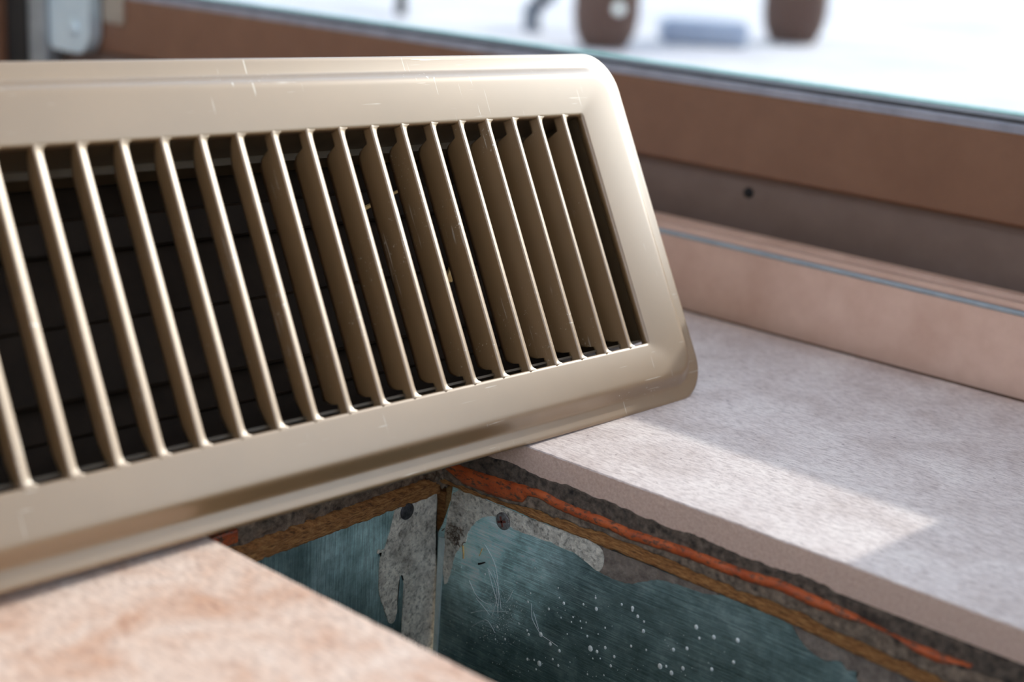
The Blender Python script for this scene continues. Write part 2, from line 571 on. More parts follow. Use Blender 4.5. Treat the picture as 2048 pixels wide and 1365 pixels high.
def sheet_y(poly, y, th, nx=0):
    """polygon in (x,z) standing at y, thickness th towards +y"""
    bm = bmesh.new()
    a = [bm.verts.new((x, y, z)) for x, z in poly]
    b = [bm.verts.new((x, y + th, z)) for x, z in poly]
    n = len(poly)
    bm.faces.new(a); bm.faces.new(b[::-1])
    for i in range(n):
        bm.faces.new((a[i], b[i], b[(i + 1) % n], a[(i + 1) % n]))
    return bm


side = [(-0.3285, -0.0262), (-0.3290, -0.032), (-0.3325, -0.043), (-0.3345, -0.0470), (-0.3343, -0.066), (-0.3338, -0.16), (-0.04, -0.16), (-0.04, -0.0262)]
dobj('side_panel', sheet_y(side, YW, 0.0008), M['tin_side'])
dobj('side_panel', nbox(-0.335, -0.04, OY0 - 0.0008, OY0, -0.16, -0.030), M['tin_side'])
bm = bmesh.new()
prof = [(0.2365, -0.030), (0.300, -0.0300), (0.352, -0.0292), (0.3640, -0.0290), (0.3650, -0.0440), (0.3662, -0.048), (0.3672, -0.062), (0.3672, -0.16), (0.2365, -0.16)]
a = [bm.verts.new((XE, y, z)) for y, z in prof]
b = [bm.verts.new((XE - 0.0008, y, z)) for y, z in prof]
bm.faces.new(a); bm.faces.new(b[::-1])
for i in range(len(prof)):
    j = (i + 1) % len(prof)
    bm.faces.new((a[i], b[i], b[j], a[j]))
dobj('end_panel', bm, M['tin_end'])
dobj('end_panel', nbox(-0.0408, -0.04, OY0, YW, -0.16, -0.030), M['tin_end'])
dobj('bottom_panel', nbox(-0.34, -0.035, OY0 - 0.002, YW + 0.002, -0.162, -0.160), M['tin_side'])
# folded seam strip next to the corner; its highlight is in the pale zinc colour
dobj('seam_strip', sheet_y([(-0.3335, -0.0485), (-0.3305, -0.0480), (-0.3312, -0.070), (-0.3322, -0.16), (-0.3336, -0.16)], YW - 0.0007, 0.0007), simple('highlight_zinc', lin(190, 206, 206), lin(222, 232, 230), 200, 0.4, 0.4))


def smear(poly, plane, val, th, mat, name='mortar_smear', seed=0):
    """thin dried patch with a ragged outline stuck on a panel"""
    P = [Vector((p[0] * MM, p[1] * MM, 0)) for p in poly]
    Q = smooth_pts(P + [P[0]], 5)[:-1]
    c = sum(Q, Vector()) / len(Q)
    bm = bmesh.new()
    ring, top = [], []
    R = []
    for i, q in enumerate(Q):
        j = Vector((fbm(q.x, q.y, seed, 700), fbm(q.x, q.y, seed + 9, 700), 0)) * 0.00035
        R.append(q + j)
    mk = (lambda u, w, d: (val + d, u, w)) if plane == 'x' else (lambda u, w, d: (u, val - d, w))
    base = [bm.verts.new(mk(q.x, q.y, 0)) for q in R]
    cap = [bm.verts.new(mk(q.x, q.y, th)) for q in R]
    n = len(R)
    for i in range(n):
        bm.faces.new((base[i], base[(i + 1) % n], cap[(i + 1) % n], cap[i]))
    f = bm.faces.new(cap)
    bmesh.ops.triangulate(bm, faces=[f])
    return dobj(name, bm, mat)


PA = [(345.0, -29.4), (354.1, -29.4), (363.4, -29.4), (364.6, -46.6), (366.6, -67.8), (366.8, -83.8), (366.4, -97.5), (362.5, -99.9), (356.8, -94.6), (349.4, -86.3), (348.9, -80), (348.8, -72.7), (348.9, -65.4), (348.6, -61.4), (347.4, -58.8), (346.0, -60.9), (345.6, -67.9), (345.6, -74.1), (344.2, -77.4), (341.6, -76.5), (339.8, -71.8), (337.5, -66.9), (336.0, -61.3), (335.6, -55.2), (335.8, -49.3), (336.4, -46.5), (334.4, -46.5), (334.9, -45.0), (337.9, -45.6), (339.2, -42.4), (340.6, -38.9), (341.8, -34.4), (342.6, -30.7)]
PB = [(-328.2, -29.3), (-324.2, -26.6), (-315.0, -26.4), (-303.3, -26.6), (-282.0, -26.4), (-259.9, -26.3), (-259.0, -35.4), (-268.6, -32.9), (-280.5, -32.4), (-294.3, -33.2), (-298.8, -33.0), (-307.3, -31.4), (-314.8, -35.3), (-319.5, -41.9), (-320.5, -45.7), (-325.0, -52.4), (-327.2, -62.0), (-328.9, -66.4), (-330.2, -65.3), (-330.8, -59.2), (-331.0, -49.4), (-330.5, -42)]
PC = [(-262.5, -26.2), (-250.0, -26.1), (-239.1, -26.0), (-230.0, -26.2), (-213.1, -26.1), (-213.0, -26.8), (-219.2, -28.1), (-229.7, -28.8), (-235.0, -29.7), (-237.9, -31.0), (-246.7, -35.4), (-251.5, -36.0), (-256.4, -36.0), (-262.2, -34.2)]
PD = [(-185.1, -26.4), (-165.3, -27.1), (-143.5, -28.1), (-123.2, -28.8), (-120, -42), (-153.2, -41.8), (-161.1, -36.0), (-161.6, -32.7), (-164.9, -33.4), (-168.0, -31.5), (-173.3, -33.4), (-180.8, -30.8), (-183.5, -27.6)]
tag(smear(PA, 'x', XE, 0.0004, M['smear'], seed=1), label='crusty grey mortar smear left of the corner seam')
tag(smear(PB, 'y', YW, 0.0004, M['smear'], seed=2), label='grey mortar smear right of the corner seam')
tag(smear(PC, 'y', YW, 0.00028, M['smear_brown'], seed=3), label='brownish mortar smear below the wood edge')
tag(smear(PD, 'y', YW, 0.0005, M['smear_brown'], seed=4), label='brownish mortar smear near the right frame edge')

# white paint specks
SP = [(-289.2, -58.7, 0.45), (-279.6, -57.8, 0.52), (-273.2, -53.1, 0.62), (-259.1, -49.8, 0.72), (-264.7, -50.2, 0.43), (-259.8, -45.9, 0.43), (-248.8, -44.1, 0.46), (-244.3, -43.7, 0.7), (-244.3, -44.6, 0.49), (-241.9, -45.9, 0.63), (-239.2, -46.8, 0.42), (-239.2, -50.5, 0.49), (-282.3, -69.0, 0.9), (-277.7, -70.9, 0.71), (-273.4, -71.9, 0.63), (-287.8, -71.2, 0.53), (-288.7, -69.9, 0.45), (-298.6, -77.5, 0.5), (-302.6, -74.1, 0.5), (-303.2, -79.4, 0.39), (-281.9, -80.5, 1.05), (-287.5, -81.1, 0.53), (-284.4, -80.1, 0.41), (-260.1, -65.5, 1.09), (-257.2, -65.5, 0.65), (-253.9, -62.6, 0.58), (-249.8, -64.4, 0.54), (-250.9, -68.4, 0.54), (-261.9, -61.4, 0.47), (-268.7, -56.7, 0.4), (-269.2, -58.8, 0.33), (-265.4, -57.0, 0.36), (-262.9, -56.5, 0.33), (-264.7, -59.4, 0.33), (-254.7, -55.3, 0.39), (-255.6, -67.5, 0.33), (-258.7, -68.8, 0.33), (-260.4, -75.7, 0.37), (-292.7, -68.7, 0.38), (-310.2, -55.6, 0.42), (-270.6, -64.1, 0.33), (-273.9, -59.0, 0.33), (-275.4, -51.8, 0.33), (-276.2, -48.3, 0.33), (-288.3, -55.0, 0.3), (-297.4, -65.0, 0.34), (-283.2, -83.4, 0.41), (-237.2, -56.6, 0.42), (-243.4, -57.7, 0.5), (-253.4, -73.1, 0.33), (-257.4, -58.8, 0.29), (-268.4, -74.3, 0.29), (-276.1, -76.3, 0.45), (-273.4, -77.7, 0.52), (-287.2, -44.7, 0.3), (-295.0, -53.3, 0.3), (-322.0, -57.0, 0.27), (-325.3, -59.1, 0.27), (-231.1, -60.2, 1.0), (-226.4, -60.7, 0.83), (-222.2, -57.2, 0.74), (-226.6, -52.1, 0.66), (-221.5, -49.6, 0.66), (-203.3, -39.2, 0.8), (-203.8, -47.2, 0.64), (-212.0, -41.6, 0.73), (-218.9, -40.7, 0.81), (-211.4, -53.0, 0.65), (-228.7, -59.2, 0.5), (-217.3, -44.1, 0.49), (-239.0, -50.2, 0.67)]


def blob(bm, x, z, r, sides=9, h=None):
    h = h or r * 0.35
    c = bm.verts.new((x, YW - h, z))
    k1 = [bm.verts.new((x + r * 0.75 * math.cos(t), YW - h * 0.8, z + r * 0.95 * math.sin(t))) for t in [2 * math.pi * i / sides for i in range(sides)]]
    k2 = [bm.verts.new((x + r * math.cos(t), YW + 0.00005, z + r * 1.2 * math.sin(t))) for t in [2 * math.pi * i / sides for i in range(sides)]]
    for i in range(sides):
        j = (i + 1) % sides
        bm.faces.new((c, k1[i], k1[j]))
        bm.faces.new((k1[i], k2[i], k2[j], k1[j]))


for x, z, r in SP:
    if r >= 0.6:
        bm = bmesh.new()
        blob(bm, x * MM, z * MM, r * MM * 0.95)
        dobj('paint_speck', bm, M['speck'], smooth=True)
bm = bmesh.new()
for x, z, r in SP:
    if r < 0.6:
        blob(bm, x * MM, z * MM, r * MM * 1.0, 7)
for i in range(900):  # tiny white specks, most of them in one dense cluster
    if i < 560:
        x, z = random.gauss(-303, 6), random.gauss(-68, 9)
    else:
        x, z = random.uniform(-330, -200), random.uniform(-95, -45)
    if z > -38 - (x + 300) * -0.02 or x < -330: continue
    blob(bm, x * MM, z * MM, random.choice((0.07, 0.09, 0.12, 0.16, 0.2)) * MM, 5)
tag(dobj('tiny_specks', bm, M['speck']), kind='stuff', label='fine white specks on the metal, thickest in one cluster')


# screws on the panels
def screw(name, loc, axis, r, mat, cross=True, washer=False):
    bm = bmesh.new()
    n = 20
    rows = []
    prof = [(1.0, 0.0), (1.0, 0.14), (0.9, 0.24), (0.6, 0.32), (0.3, 0.35)]
    for q, h in prof:
        rows.append([(r * q * math.cos(2 * math.pi * k / n), r * q * math.sin(2 * math.pi * k / n), r * h) for k in range(n)])
    vs = loops(bm, rows)
    bm.faces.new(vs[-1])
    bm.faces.new(vs[0][::-1])
    rot = Matrix.Rotation(math.pi / 2, 3, 'X') if axis == '-y' else Matrix.Rotation(math.pi / 2, 3, 'Y')
    L = Vector(loc)
    bmesh.ops.transform(bm, matrix=Matrix.Translation(L) @ rot.to_4x4(), verts=bm.verts[:])
    s = dobj(name, bm, mat, smooth=False)
    if cross:
        c = bmesh.new()
        for a in (0.35, 0.35 + math.pi / 2):
            q = bmesh.new()
            box(q, -r * 0.6, r * 0.6, -r * 0.13, r * 0.13, r * 0.28, r * 0.36)
            bmesh.ops.rotate(q, cent=(0, 0, 0), matrix=Matrix.Rotation(a, 3, 'Z'), verts=q.verts[:])
            me = bpy.data.meshes.new('t'); q.to_mesh(me); q.free(); c.from_mesh(me); bpy.data.meshes.remove(me)
        bmesh.ops.transform(c, matrix=Matrix.Translation(L) @ rot.to_4x4(), verts=c.verts[:])
        for v in c.verts: v.co -= DL
        obj('screw_slot', c, M['rust'], s)
    return s


tag(screw('screw', (-0.3029, YW - 0.0003, -0.0317), '-y', 0.0033, M['screw']), label='rusty cross-head screw on the right panel')
tag(screw('screw', (XE + 0.0003, 0.3484, -0.0337), '+x', 0.0033, M['screw_dark'], cross=False), label='dark screw on the end panel')
tag(screw('screw', (XE + 0.0003, 0.3628, -0.0683), '+x', 0.0018, M['smear'], cross=False), label='small mortar-coated screw by the seam')

# splintered wood behind the corner notch
bm = bmesh.new()
rows = []
for i in range(12):
    t = i / 11
    z = -0.0285 - 0.019 * t
    w = 0.0033 * (1 - 0.75 * t ** 1.5)
    xc = -0.3310 - 0.0012 * t
    rows.append([(xc + w * math.cos(a) + 0.0004 * fbm(z, a, 0, 600), 0.3688 + 0.002 * math.sin(a) + 0.0003 * fbm(a, z, 3, 600), z) for a in [2 * math.pi * k / 10 for k in range(10)]])
vs = loops(bm, rows)
bm.faces.new(vs[0][::-1]); bm.faces.new(vs[-1])
tag(obj('splinter', bm, make_fibre('splinter_wood', lin(96, 64, 34), lin(186, 142, 88), lin(222, 186, 128), (12, 12, 60)), floor, True), label='splintered wood sticking out at the duct corner')
obj('underlayment', nbox(-0.352, -0.318, 0.3715, 0.380, -0.052, -0.022), M['mortar'], floor)

# dust clump, straws, fleck, hairs on the metal
bm = bmesh.new()
for i in range(46):
    c = Vector((-0.3255 + random.gauss(0, 0.0022), YW - 0.0006 - abs(random.gauss(0, 0.0006)), -0.0455 + random.gauss(0, 0.0022)))
    d = Vector((random.uniform(-1, 1), random.uniform(-.3, .3), random.uniform(-1, 1))).normalized() * random.uniform(0.0007, 0.0018)
    e = Vector((random.uniform(-1, 1), random.uniform(-.3, .3), random.uniform(-1, 1))).normalized() * 0.0006
    tube(bm, [c - d, c + e, c + d], random.uniform(0.0001, 0.00022), 5)
tag(obj('dust_clump', bm, M['thinset']), 'small fibrous dust clump stuck below the splintered duct corner', 'debris')
bm = bmesh.new()
tube(bm, [(-0.3214, YW - 0.0006, -0.0478), (-0.3208, YW - 0.0006, -0.0505), (-0.3207, YW - 0.0006, -0.0528)], 0.00042, 6, 0.7)
tag(obj('straw_bit', bm, M['straw']), 'short golden straw bit below the dust clump on duct', 'debris', 'straw bits on the duct wall')
bm = bmesh.new()
tube(bm, [(-0.3120, YW - 0.0004, -0.0458), (-0.3132, YW - 0.0004, -0.0492)], 0.00022, 6, 0.6)
tag(obj('straw_bit', bm, M['straw']), 'thin faint straw bit above the black fleck on duct', 'debris', 'straw bits on the duct wall')
bm = bmesh.new()
tube(bm, [(-0.3133, YW - 0.0004, -0.0524), (-0.3118, YW - 0.0005, -0.0516), (-0.3103, YW - 0.0004, -0.0507)], 0.00045, 6, 0.6)
tag(obj('dirt_fleck', bm, M['black']), 'small black fleck on the teal duct wall', 'debris')
HA = [[(-311.2, -43.7), (-307.4, -47.3), (-305.0, -51.1), (-303.5, -56.8), (-302.8, -62.4), (-302.8, -65.8)], [(-309.0, -52.5), (-305.6, -55.9), (-303.8, -60.2), (-303.9, -64.5), (-305.5, -71.1)], [(-317.5, -60.7), (-314.3, -64.7), (-311.0, -66.4), (-306.8, -66.5), (-303.9, -64.5)], [(-314.8, -78.7), (-311.3, -75.5), (-307.9, -73.3), (-305.2, -74.8), (-303.5, -76.7)], [(-306.5, -70.6), (-309.8, -68.5), (-313.6, -66.5)], [(-296.2, -56.6), (-297.7, -60.4), (-299.0, -62.6)], [(-287.4, -58.6), (-286.7, -63.7), (-284.8, -66.3), (-282.4, -68.6)], [(-286.2, -61.4), (-284.4, -64.9), (-283.2, -67.3)], [(-281.3, -69.1), (-277.7, -69.6), (-274.2, -70.3)], [(-308.4, -53.5), (-306.5, -57.9), (-304.7, -61.4), (-303.0, -65.9), (-302.6, -68.3)], [(-315.7, -73.4), (-310.7, -70.6), (-304.6, -68.4), (-297.7, -65.9)], [(-305.9, -52.6), (-303.7, -57.3), (-302.4, -61.4), (-301.3, -66.0)]]
bm = bmesh.new()
for h in HA:
    tube(bm, smooth_pts([(x * MM, YW - 0.0003, z * MM) for x, z in h], 5), 0.0001, 4)
tag(obj('hair_wisp', bm, M['hair']), 'wisp of fine white hairs clinging to the duct wall', 'hair', kind='stuff')

# ------------------------------------------------------------------ floor register, leaning across the opening
E1 = Vector((0.0700, 0.99743, -0.0151)).normalized()
N_ = Vector((0.87692, -0.05431, 0.47756))
N_ = (N_ - E1 * N_.dot(E1)).normalized()
E2 = N_.cross(E1).normalized()
T0 = Vector((-0.29641, 0.42552, 0.02410))
reg = empty('floor_register')
mw = Matrix((E1, E2, N_)).transposed().to_4x4()
mw.translation = T0
reg.matrix_world = mw
tag(reg, 'champagne-coloured metal floor register leaning over the open duct hole', 'vent')
PITCH = 13.433
NB = 21
SU0, SU1, SV0, SV1 = -278.0, 10.0, 0.0, 91.5
PU0, PU1, PV0, PV1 = -309.0, 41.5, -24.8, 118.3


def rrect(u0, u1, v0, v1, r, w, ns=24, nc=10):
    pts = []
    cs = [((u1 - r, v0 + r), -math.pi / 2), ((u1 - r, v1 - r), 0), ((u0 + r, v1 - r), math.pi / 2), ((u0 + r, v0 + r), math.pi)]
    for i, ((cx, cy), a0) in enumerate(cs):
        arc = [(cx + r * math.cos(a0 + math.pi / 2 * k / nc), cy + r * math.sin(a0 + math.pi / 2 * k / nc)) for k in range(nc + 1)]
        pts += arc
        (nx, ny), na = cs[(i + 1) % 4]
        st = (nx + r * math.cos(na), ny + r * math.sin(na))
        for k in range(1, ns):
            t = k / ns
            pts.append((arc[-1][0] + (st[0] - arc[-1][0]) * t, arc[-1][1] + (st[1] - arc[-1][1]) * t))
    return [(x * MM, y * MM, w * MM) for x, y in pts]


bm = bmesh.new()
rows = []
prof = [(0.9, -6.6), (0.0, -6.6), (0.0, -5.5), (0.12, -5.0), (0.5, -4.65), (1.1, -4.52), (1.8, -4.5), (5.2, -4.42), (5.8, -4.32), (6.4, -3.95), (7.2, -3.15), (8.6, -1.55), (9.4, -0.75), (10.2, -0.25), (11.2, -0.04), (12.2, 0.0), (13.5, 0.0)]
for ins, w in prof:
    rows.append(rrect(PU0 + ins, PU1 - ins, PV0 + ins, PV1 - ins, max(16.0 - ins * 0.75, 5.0), w))
rows.append(rrect(SU0 - 1.2, SU1 + 1.2, SV0 - 1.2, SV1 + 1.2, 1.8, 0.0))
rows.append(rrect(SU0 - 0.4, SU1 + 0.4, SV0 - 0.4, SV1 + 0.4, 1.2, -0.15))
rows.append(rrect(SU0, SU1, SV0, SV1, 0.9, -0.6))
rows.append(rrect(SU0, SU1, SV0, SV1, 0.9, -3.2))
rows.append(rrect(SU0 - 0.8, SU1 + 0.8, SV0 - 0.8, SV1 + 0.8, 0.9, -3.2))
rows.append(rrect(SU0 - 0.8, SU1 + 0.8, SV0 - 0.8, SV1 + 0.8, 0.9, -0.9))
rows.append(rrect(PU0 + 13.5, PU1 - 13.5, PV0 + 13.5, PV1 - 13.5, 6, -0.9))
rows.append(rrect(PU0 + 9.5, PU1 - 9.5, PV0 + 9.5, PV1 - 9.5, 9, -1.9))
rows.append(rrect(PU0 + 6.5, PU1 - 6.5, PV0 + 6.5, PV1 - 6.5, 11, -4.7))
rows.append(rrect(PU0 + 1.0, PU1 - 1.0, PV0 + 1.0, PV1 - 1.0, 15, -5.4))
rows.append(rows[0])
vs = loops(bm, rows)
bmesh.ops.remove_doubles(bm, verts=bm.verts[:], dist=1e-6)
obj('faceplate', bm, M['enamel'], reg, True)


def louver(u0, depth, tilt, notch, w_base=1.15):
    """pressed bar with a rounded front and a bent-back vane, one L-shaped strip"""
    bm = bmesh.new()
    vsn = [SV0 - 0.8, SV0 - 0.1, SV0 + 0.4, SV0 + 1.0, SV0 + 2.0, SV0 + 3.4, SV0 + 3.9, SV0 + 4.6, SV0 + 6.0, SV0 + 8.0]
    vsn = vsn + [SV0 + 12 + (SV1 - SV0 - 24) * k / 12 for k in range(13)] + [SV0 + SV1 - v for v in vsn[::-1]]
    rows = []
    for v in vsn:
        e = min(v - SV0, SV1 - v)
        wid = w_base + 1.3 * math.exp(-max(e, 0) / 0.6) if e < 6 else w_base
        w0 = -0.05
        if notch:
            top = v > (SV0 + SV1) / 2
            ee = e if not top else e - 1.2
            d = 4.2 if ee < 3.5 else 4.2 + (depth - 4.2) * min(1, ((ee - 3.5) / 2.6)) ** 0.5
        else:
            d = 3.0 + (depth - 3.0) * min(1, max(e, 0) / 8.0) ** 0.6
        tl = lambda w: -1.35 - tilt * (-w - 0.9)
        k_ = 1.0 if e >= 6 else 1.0 - 0.75 * math.exp(-max(e, 0) / 0.6)
        out = [(wid + 0.15, -1.25 * k_ - 0.2), (wid + 0.05, -0.90 * k_), (wid * 0.75, -0.66 * k_), (0.3, -0.44 * k_), (-0.35, -0.2 * k_), (-0.9, 0.0), (-1.2, -0.06), (-1.36, -0.4), (-1.38, -0.95)]
        out += [(tl(-d * q), -d * q) for q in (0.35, 0.6, 0.85, 1.0)]
        inn = [(tl(-d * q) + 0.75, -d * q) for q in (1.0, 0.85, 0.6, 0.35)]
        inn += [(-0.6, -1.3), (-0.35, -0.98), (0.1, -1.0), (wid * 0.75, -1.5 * k_ - 0.3)]
        rows.append([((u0 + u) * MM, v * MM, (w + w0) * MM) for u, w in out + inn])
    vs = loops(bm, rows)
    bm.faces.new(vs[0]); bm.faces.new(vs[-1][::-1])
    return bm


for k in range(NB):
    if k < 4: dep_, tilt, nt_ = 11.0, 0.22, True
    elif k < 11: dep_, tilt, nt_ = 10.2, 0.06, True
    else: dep_, tilt, nt_ = 7.0, 0.0, False
    obj('louver', louver(-k * PITCH + random.uniform(-0.15, 0.15), dep_, tilt + random.uniform(-0.015, 0.015), nt_, 1.15 + 0.05 * max(0, k - 8)), M['enamel'], reg, True)

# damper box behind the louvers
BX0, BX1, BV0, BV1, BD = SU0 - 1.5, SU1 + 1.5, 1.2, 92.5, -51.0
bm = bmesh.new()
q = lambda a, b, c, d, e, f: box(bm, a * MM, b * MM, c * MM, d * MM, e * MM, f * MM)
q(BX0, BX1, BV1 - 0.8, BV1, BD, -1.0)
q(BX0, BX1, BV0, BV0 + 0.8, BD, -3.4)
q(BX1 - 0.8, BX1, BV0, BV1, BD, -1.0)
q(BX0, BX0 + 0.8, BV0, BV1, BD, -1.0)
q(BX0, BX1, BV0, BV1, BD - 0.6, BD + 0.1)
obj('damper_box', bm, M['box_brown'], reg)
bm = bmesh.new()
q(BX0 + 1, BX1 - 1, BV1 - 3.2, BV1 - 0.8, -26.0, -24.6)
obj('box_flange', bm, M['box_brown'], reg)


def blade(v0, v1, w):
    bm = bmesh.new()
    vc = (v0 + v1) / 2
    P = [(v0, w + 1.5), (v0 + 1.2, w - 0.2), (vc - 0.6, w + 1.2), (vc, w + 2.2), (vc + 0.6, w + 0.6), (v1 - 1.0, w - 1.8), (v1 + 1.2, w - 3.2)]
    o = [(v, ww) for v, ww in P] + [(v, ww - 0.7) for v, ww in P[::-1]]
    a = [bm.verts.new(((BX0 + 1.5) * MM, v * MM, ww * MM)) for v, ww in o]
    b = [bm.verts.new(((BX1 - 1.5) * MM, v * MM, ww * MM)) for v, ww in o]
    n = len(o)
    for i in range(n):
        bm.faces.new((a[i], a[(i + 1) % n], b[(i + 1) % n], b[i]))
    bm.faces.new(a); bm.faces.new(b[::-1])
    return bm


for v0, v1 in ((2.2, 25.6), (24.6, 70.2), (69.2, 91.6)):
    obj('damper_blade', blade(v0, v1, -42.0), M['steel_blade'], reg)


def rloc(u, v, w):
    return T0 + (E1 * u + E2 * v + N_ * w) * MM


bm = bmesh.new()
tube(bm, [rloc(-78, 72.6, -36.5), rloc(-67, 76, -37), rloc(-54, 79.5, -37)], 0.0009, 6, 0.5)
tag(obj('wood_splinter', bm, M['straw']), 'thin pale splinter lying behind the register louvers, upper one', 'debris', 'wood splinters behind the louvers')
bm = bmesh.new()
rows = [[rloc(-49, 42, -36), rloc(-46, 41.2, -36), rloc(-46, 41.2, -37.5), rloc(-49, 42, -37.5)], [rloc(-40, 52, -36), rloc(-38, 50, -36), rloc(-38, 50, -37.5), rloc(-40, 52, -37.5)]]
vs = loops(bm, rows); bm.faces.new(vs[0]); bm.faces.new(vs[1][::-1])
tag(obj('wood_splinter', bm, M['straw']), 'broader pale wood chip behind the louvers, lower one', 'debris', 'wood splinters behind the louvers')

# ------------------------------------------------------------------ sliding door at the far side
DX0, DX1 = -1.02, 0.92
door = tag(empty('door_1', (0, 0.6, 0)), kind='structure', label='sliding glass door with brown frame and pinkish sill')


def dr(name, bm, mat, smooth=False, parent=None):
    for v in bm.verts:
        v.co.y -= 0.6
    return obj(name, bm, mat, parent or door, smooth)


# sill with ribbed track
prof = [(0.568, -0.03), (0.568, 0.0325), (0.5695, 0.0340), (0.5730, 0.0342), (0.5745, 0.0330), (0.5800, 0.0330), (0.5812, 0.0346), (0.5850, 0.0346), (0.5862, 0.0290), (0.5910, 0.0290), (0.5925, 0.0350), (0.5990, 0.0350), (0.6000, 0.034), (0.6005, -0.014), (0.66, -0.014), (0.661, 0.03), (0.72, 0.025), (0.72, -0.03)]
dr('sill', prism_x(prof, DX0 - 0.05, DX1 + 0.05), M['sill'])
dr('sill_highlight', prism_x([(0.5677, 0.0328), (0.5677, 0.0338), (0.5688, 0.0345), (0.5705, 0.0345), (0.5705, 0.0335)], DX0 - 0.05, DX1 + 0.05), M['aluminium'])  # thin strip drawn for the grey-blue highlight along the sill's front edge


def panel(x0, x1, y):
    """glazed door leaf: bottom rail in two steps, gaskets, pane, stiles"""
    dy = y - 0.615
    sh = lambda P: [(a + dy, b) for a, b in P]
    dr('bottom_rail', prism_x(sh([(0.6200, 0.0580), (0.6160, 0.0590), (0.6150, 0.0605), (0.6150, 0.0975), (0.6160, 0.0990), (0.6460, 0.0990), (0.6460, 0.0580)]), x0, x1), M['frame'])
    dr('rail_base', prism_x(sh([(0.6290, -0.008), (0.6250, 0.020), (0.6235, 0.0540), (0.6225, 0.0580), (0.6450, 0.0580), (0.6450, -0.008)]), x0, x1), M['frame_grey'])
    dr('gasket', prism_x(sh([(0.6165, 0.0988), (0.6165, 0.1022), (0.6175, 0.1030), (0.6195, 0.1030), (0.6210, 0.0988)]), x0 + 0.05, x1 - 0.05), M['gasket'])
    dr('gasket_lip', prism_x(sh([(0.6200, 0.0988), (0.6200, 0.1048), (0.6235, 0.1060), (0.6262, 0.0988)]), x0 + 0.05, x1 - 0.05), M['gasket_dark'])
    dr('bead', prism_x(sh([(0.6262, 0.0988), (0.6262, 0.1062), (0.6290, 0.1072), (0.6300, 0.0988)]), x0 + 0.05, x1 - 0.05), M['glass_edge'])
    dr('pane', nbox(x0 + 0.045, x1 - 0.045, y + 0.0150, y + 0.0190, 0.0992, 1.965), M['glass'])
    dr('stile', nbox(x0, x0 + 0.062, y - 0.0015, y + 0.0315, 0.0991, 1.965, 0.001), M['frame'])
    dr('stile', nbox(x1 - 0.062, x1, y - 0.0015, y + 0.0315, 0.0991, 1.965, 0.001), M['frame'])
    dr('top_rail', nbox(x0, x1, y, y + 0.03, 1.965, 2.02, 0.001), M['frame'])


panel(-0.985, -0.082, 0.615)
panel(-0.080, 0.90, 0.615)
bm = bmesh.new()
bmesh.ops.create_uvsphere(bm, u_segments=12, v_segments=8, radius=0.0028)
for v in bm.verts: v.co += Vector((-0.3715, 0.6238, 0.049))
dr('rail_screw', bm, M['black'], True)
# jambs, head
dr('jamb', nbox(-1.08, -1.024, 0.59, 0.66, 0.0345, 2.06, 0.002), M['frame'])
dr('jamb', nbox(0.925, 0.98, 0.59, 0.66, 0.0345, 2.06, 0.002), M['frame'])
dr('head', nbox(-1.08, 0.98, 0.59, 0.66, 2.022, 2.07, 0.002), M['frame'])
dr('weather_seal', nbox(-1.0235, -0.9955, 0.5985, 0.65, 0.035, 2.02), M['black'])
dr('edge_strip', nbox(-0.995, -0.9725, 0.5995, 0.612, 0.036, 2.02, 0.002), M['aluminium'])
dr('stile_reflection', nbox(-0.918, -0.893, 0.6125, 0.6180, 0.080, 1.965, 0.002), M['beige'])  # beige strip put in for a pale reflection on the stile

latch = tag(empty('door_latch', (-0.946, 0.6, 0.08)), 'blurred satin chrome latch plate low on the door stile', 'latch')
bm = bmesh.new()
n = 10
out = []
w_, r_ = 0.026, 0.017
z0 = -0.024
for k in range(n + 1):
    a = math.pi + math.pi / 2 * k / n
    out.append((-w_ + 0.006 + 0.006 * math.cos(a), z0 + 0.006 + 0.006 * math.sin(a)))
for k in range(n + 1):
    a = -math.pi / 2 + math.pi / 2 * k / n
    out.append((w_ - r_ + r_ * math.cos(a), z0 + r_ + r_ * math.sin(a)))
out += [(w_, 0.24), (-w_, 0.24)]
a = [bm.verts.new((x, 0.0035, z)) for x, z in out]
b = [bm.verts.new((x, 0.0135, z)) for x, z in out]
for i in range(len(out)):
    j = (i + 1) % len(out)
    bm.faces.new((a[i], a[j], b[j], b[i]))
bm.faces.new(a); bm.faces.new(b[::-1])
obj('latch_plate', bm, M['chrome'], latch)
bm = bmesh.new()
bmesh.ops.create_uvsphere(bm, u_segments=16, v_segments=8, radius=0.0075)
for v in bm.verts: v.co = Vector((v.co.x + 0.005, v.co.y * 0.35 + 0.0035, v.co.z - 0.006))
obj('latch_screw', bm, M['chrome'], latch, True)

# ------------------------------------------------------------------ room shell
W0, W1 = 0.585, 0.70
bm = nbox(RX0 - 0.1, -1.08, W0, W1, 0, 2.5)
box(bm, 0.98, RX1 + 0.1, W0, W1, 0, 2.5)
box(bm, -1.08, 0.98, W0, W1, 2.07, 2.5)
tag(obj('wall_back', bm, M['wall']), kind='structure', label='cream wall around the sliding door')
tag(obj('wall_left', nbox(RX0 - 0.1, RX0, RY0 - 0.1, W0, 0, 2.5), M['wall']), kind='structure', label='cream wall at the left')
bm = nbox(RX1, RX1 + 0.1, RY0 - 0.1, W0, 0, 0.7)        # unseen window opening, added to let in sky fill
box(bm, RX1, RX1 + 0.1, RY0 - 0.1, W0, 2.15, 2.5)
box(bm, RX1, RX1 + 0.1, RY0 - 0.1, -2.2, 0.7, 2.15)
box(bm, RX1, RX1 + 0.1, 0.1, W0, 0.7, 2.15)
tag(obj('wall_right', bm, M['wall']), kind='structure', label='cream wall with an added fill-light opening at the right')
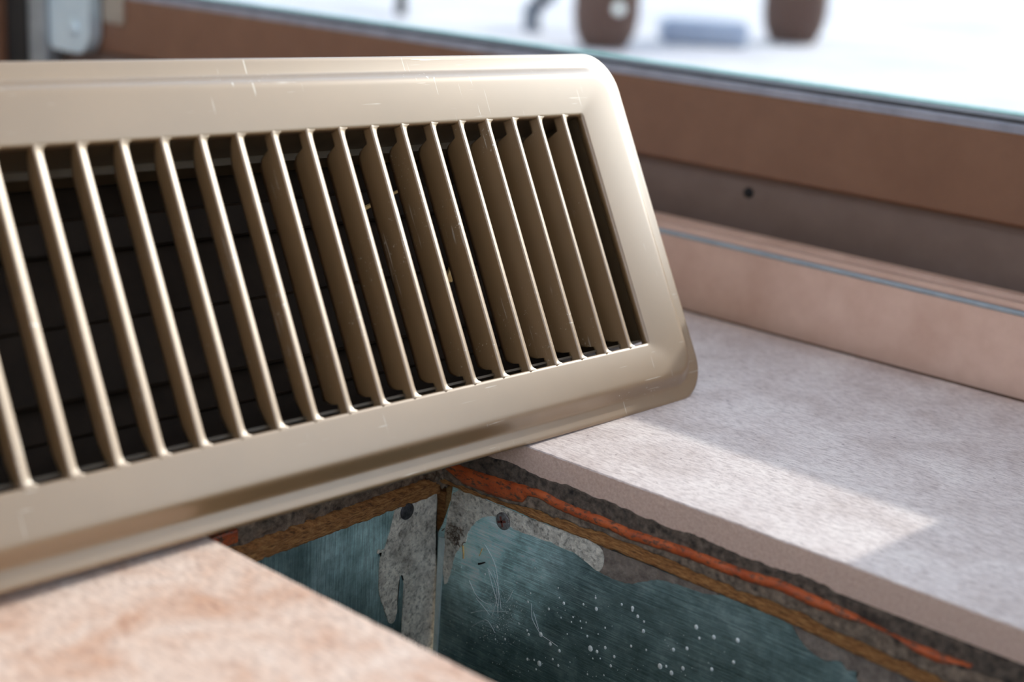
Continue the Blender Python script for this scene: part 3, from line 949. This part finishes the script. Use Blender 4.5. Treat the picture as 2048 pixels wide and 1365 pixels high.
bm = nbox(RX0, RX1, RY0 - 0.1, RY0, 0, 0.7)  # unseen opening added in this wall for more sky fill
box(bm, RX0, RX1, RY0 - 0.1, RY0, 2.15, 2.5)
box(bm, RX0, -1.4, RY0 - 0.1, RY0, 0.7, 2.15)
box(bm, 1.4, RX1, RY0 - 0.1, RY0, 0.7, 2.15)
tag(obj('wall_front', bm, M['wall']), kind='structure', label='cream wall with an added fill-light opening behind the viewer')
tag(obj('ceiling', nbox(RX0 - 0.1, RX1 + 0.1, RY0 - 0.1, W1, 2.5, 2.6), M['ceiling']), kind='structure', label='white ceiling')

# ------------------------------------------------------------------ outside
GZ = -0.10
bm = bmesh.new()
nx, ny = 40, 40
gv = [[None] * (ny + 1) for _ in range(nx + 1)]
for i in range(nx + 1):
    for j in range(ny + 1):
        x = -14 + 24 * i / nx
        y = 0.721 + 19 * (j / ny) ** 1.6
        gv[i][j] = bm.verts.new((x, y, GZ + 0.02 * fbm(x, y, 0, 1.3)))
for i in range(nx):
    for j in range(ny):
        bm.faces.new((gv[i][j], gv[i + 1][j], gv[i + 1][j + 1], gv[i][j + 1]))
tag(obj('patio_ground', bm, M['snow'], None, True), kind='structure', label='bright white ground outside the glass door')


def log_leg(loc, r, h):
    bm = bmesh.new()
    n = 18
    prof = [(0.2, 0.0), (0.5, 0.12), (0.75, 0.34), (0.92, 0.7), (1.0, 1.15), (1.0, h / r * 0.7), (0.97, h / r)]
    rows = [[(loc[0] + r * q * math.cos(2 * math.pi * k / n), loc[1] + r * q * math.sin(2 * math.pi * k / n), loc[2] + r * z) for k in range(n)] for q, z in prof]
    vs = loops(bm, rows)
    bm.faces.new(vs[0][::-1]); bm.faces.new(vs[-1])
    return bm


POST = [((-1.845, 3.22), 0.080, 'rounded dark brown log post outside, right one of two'), ((-1.93, 2.56), 0.072, 'dark brown log post with a bright bolt, left of the other post')]
for (px, py), r, lab in POST:
    p = empty('log_post', (px, py, GZ - 0.02))
    tag(p, lab, 'post', 'log posts outside')
    obj('post_shaft', log_leg((0, 0, 0), r, 0.95), M['log'], p, True)
    if 'bolt' in lab:
        bm = bmesh.new()
        bmesh.ops.create_uvsphere(bm, u_segments=12, v_segments=8, radius=0.012)
        for v in bm.verts: v.co += Vector((0.062, -0.040, 0.105))
        obj('bolt_head', bm, M['speck'], p, True)
bm = nbox(-0.10, 0.10, -0.06, 0.06, 0, 0.055, 0.012)
bin_ = tag(obj('storage_tray', bm, M['bluegrey']), 'blurred blue grey box on the white ground between posts', 'box')
bin_.location = (-1.90, 2.90, GZ + 0.0)
bin_.rotation_euler.z = 0.72
bm = bmesh.new()
tube(bm, [(-2.55, 2.55, GZ - 0.02), (-2.55, 2.55, 0.5)], 0.014, 10)
tag(obj('thin_pole', bm, M['black']), 'thin dark pole outside, far left of the log posts', 'pole')
bm = bmesh.new()
tube(bm, smooth_pts([(-2.20, 2.65, GZ - 0.02), (-2.22, 2.66, GZ + 0.05), (-2.19, 2.71, 0.04), (-2.15, 2.76, 0.4)], 6), 0.022, 10)
tag(obj('curved_leg', bm, M['darkmetal']), 'curved dark metal leg outside beside the bolted post', 'leg')
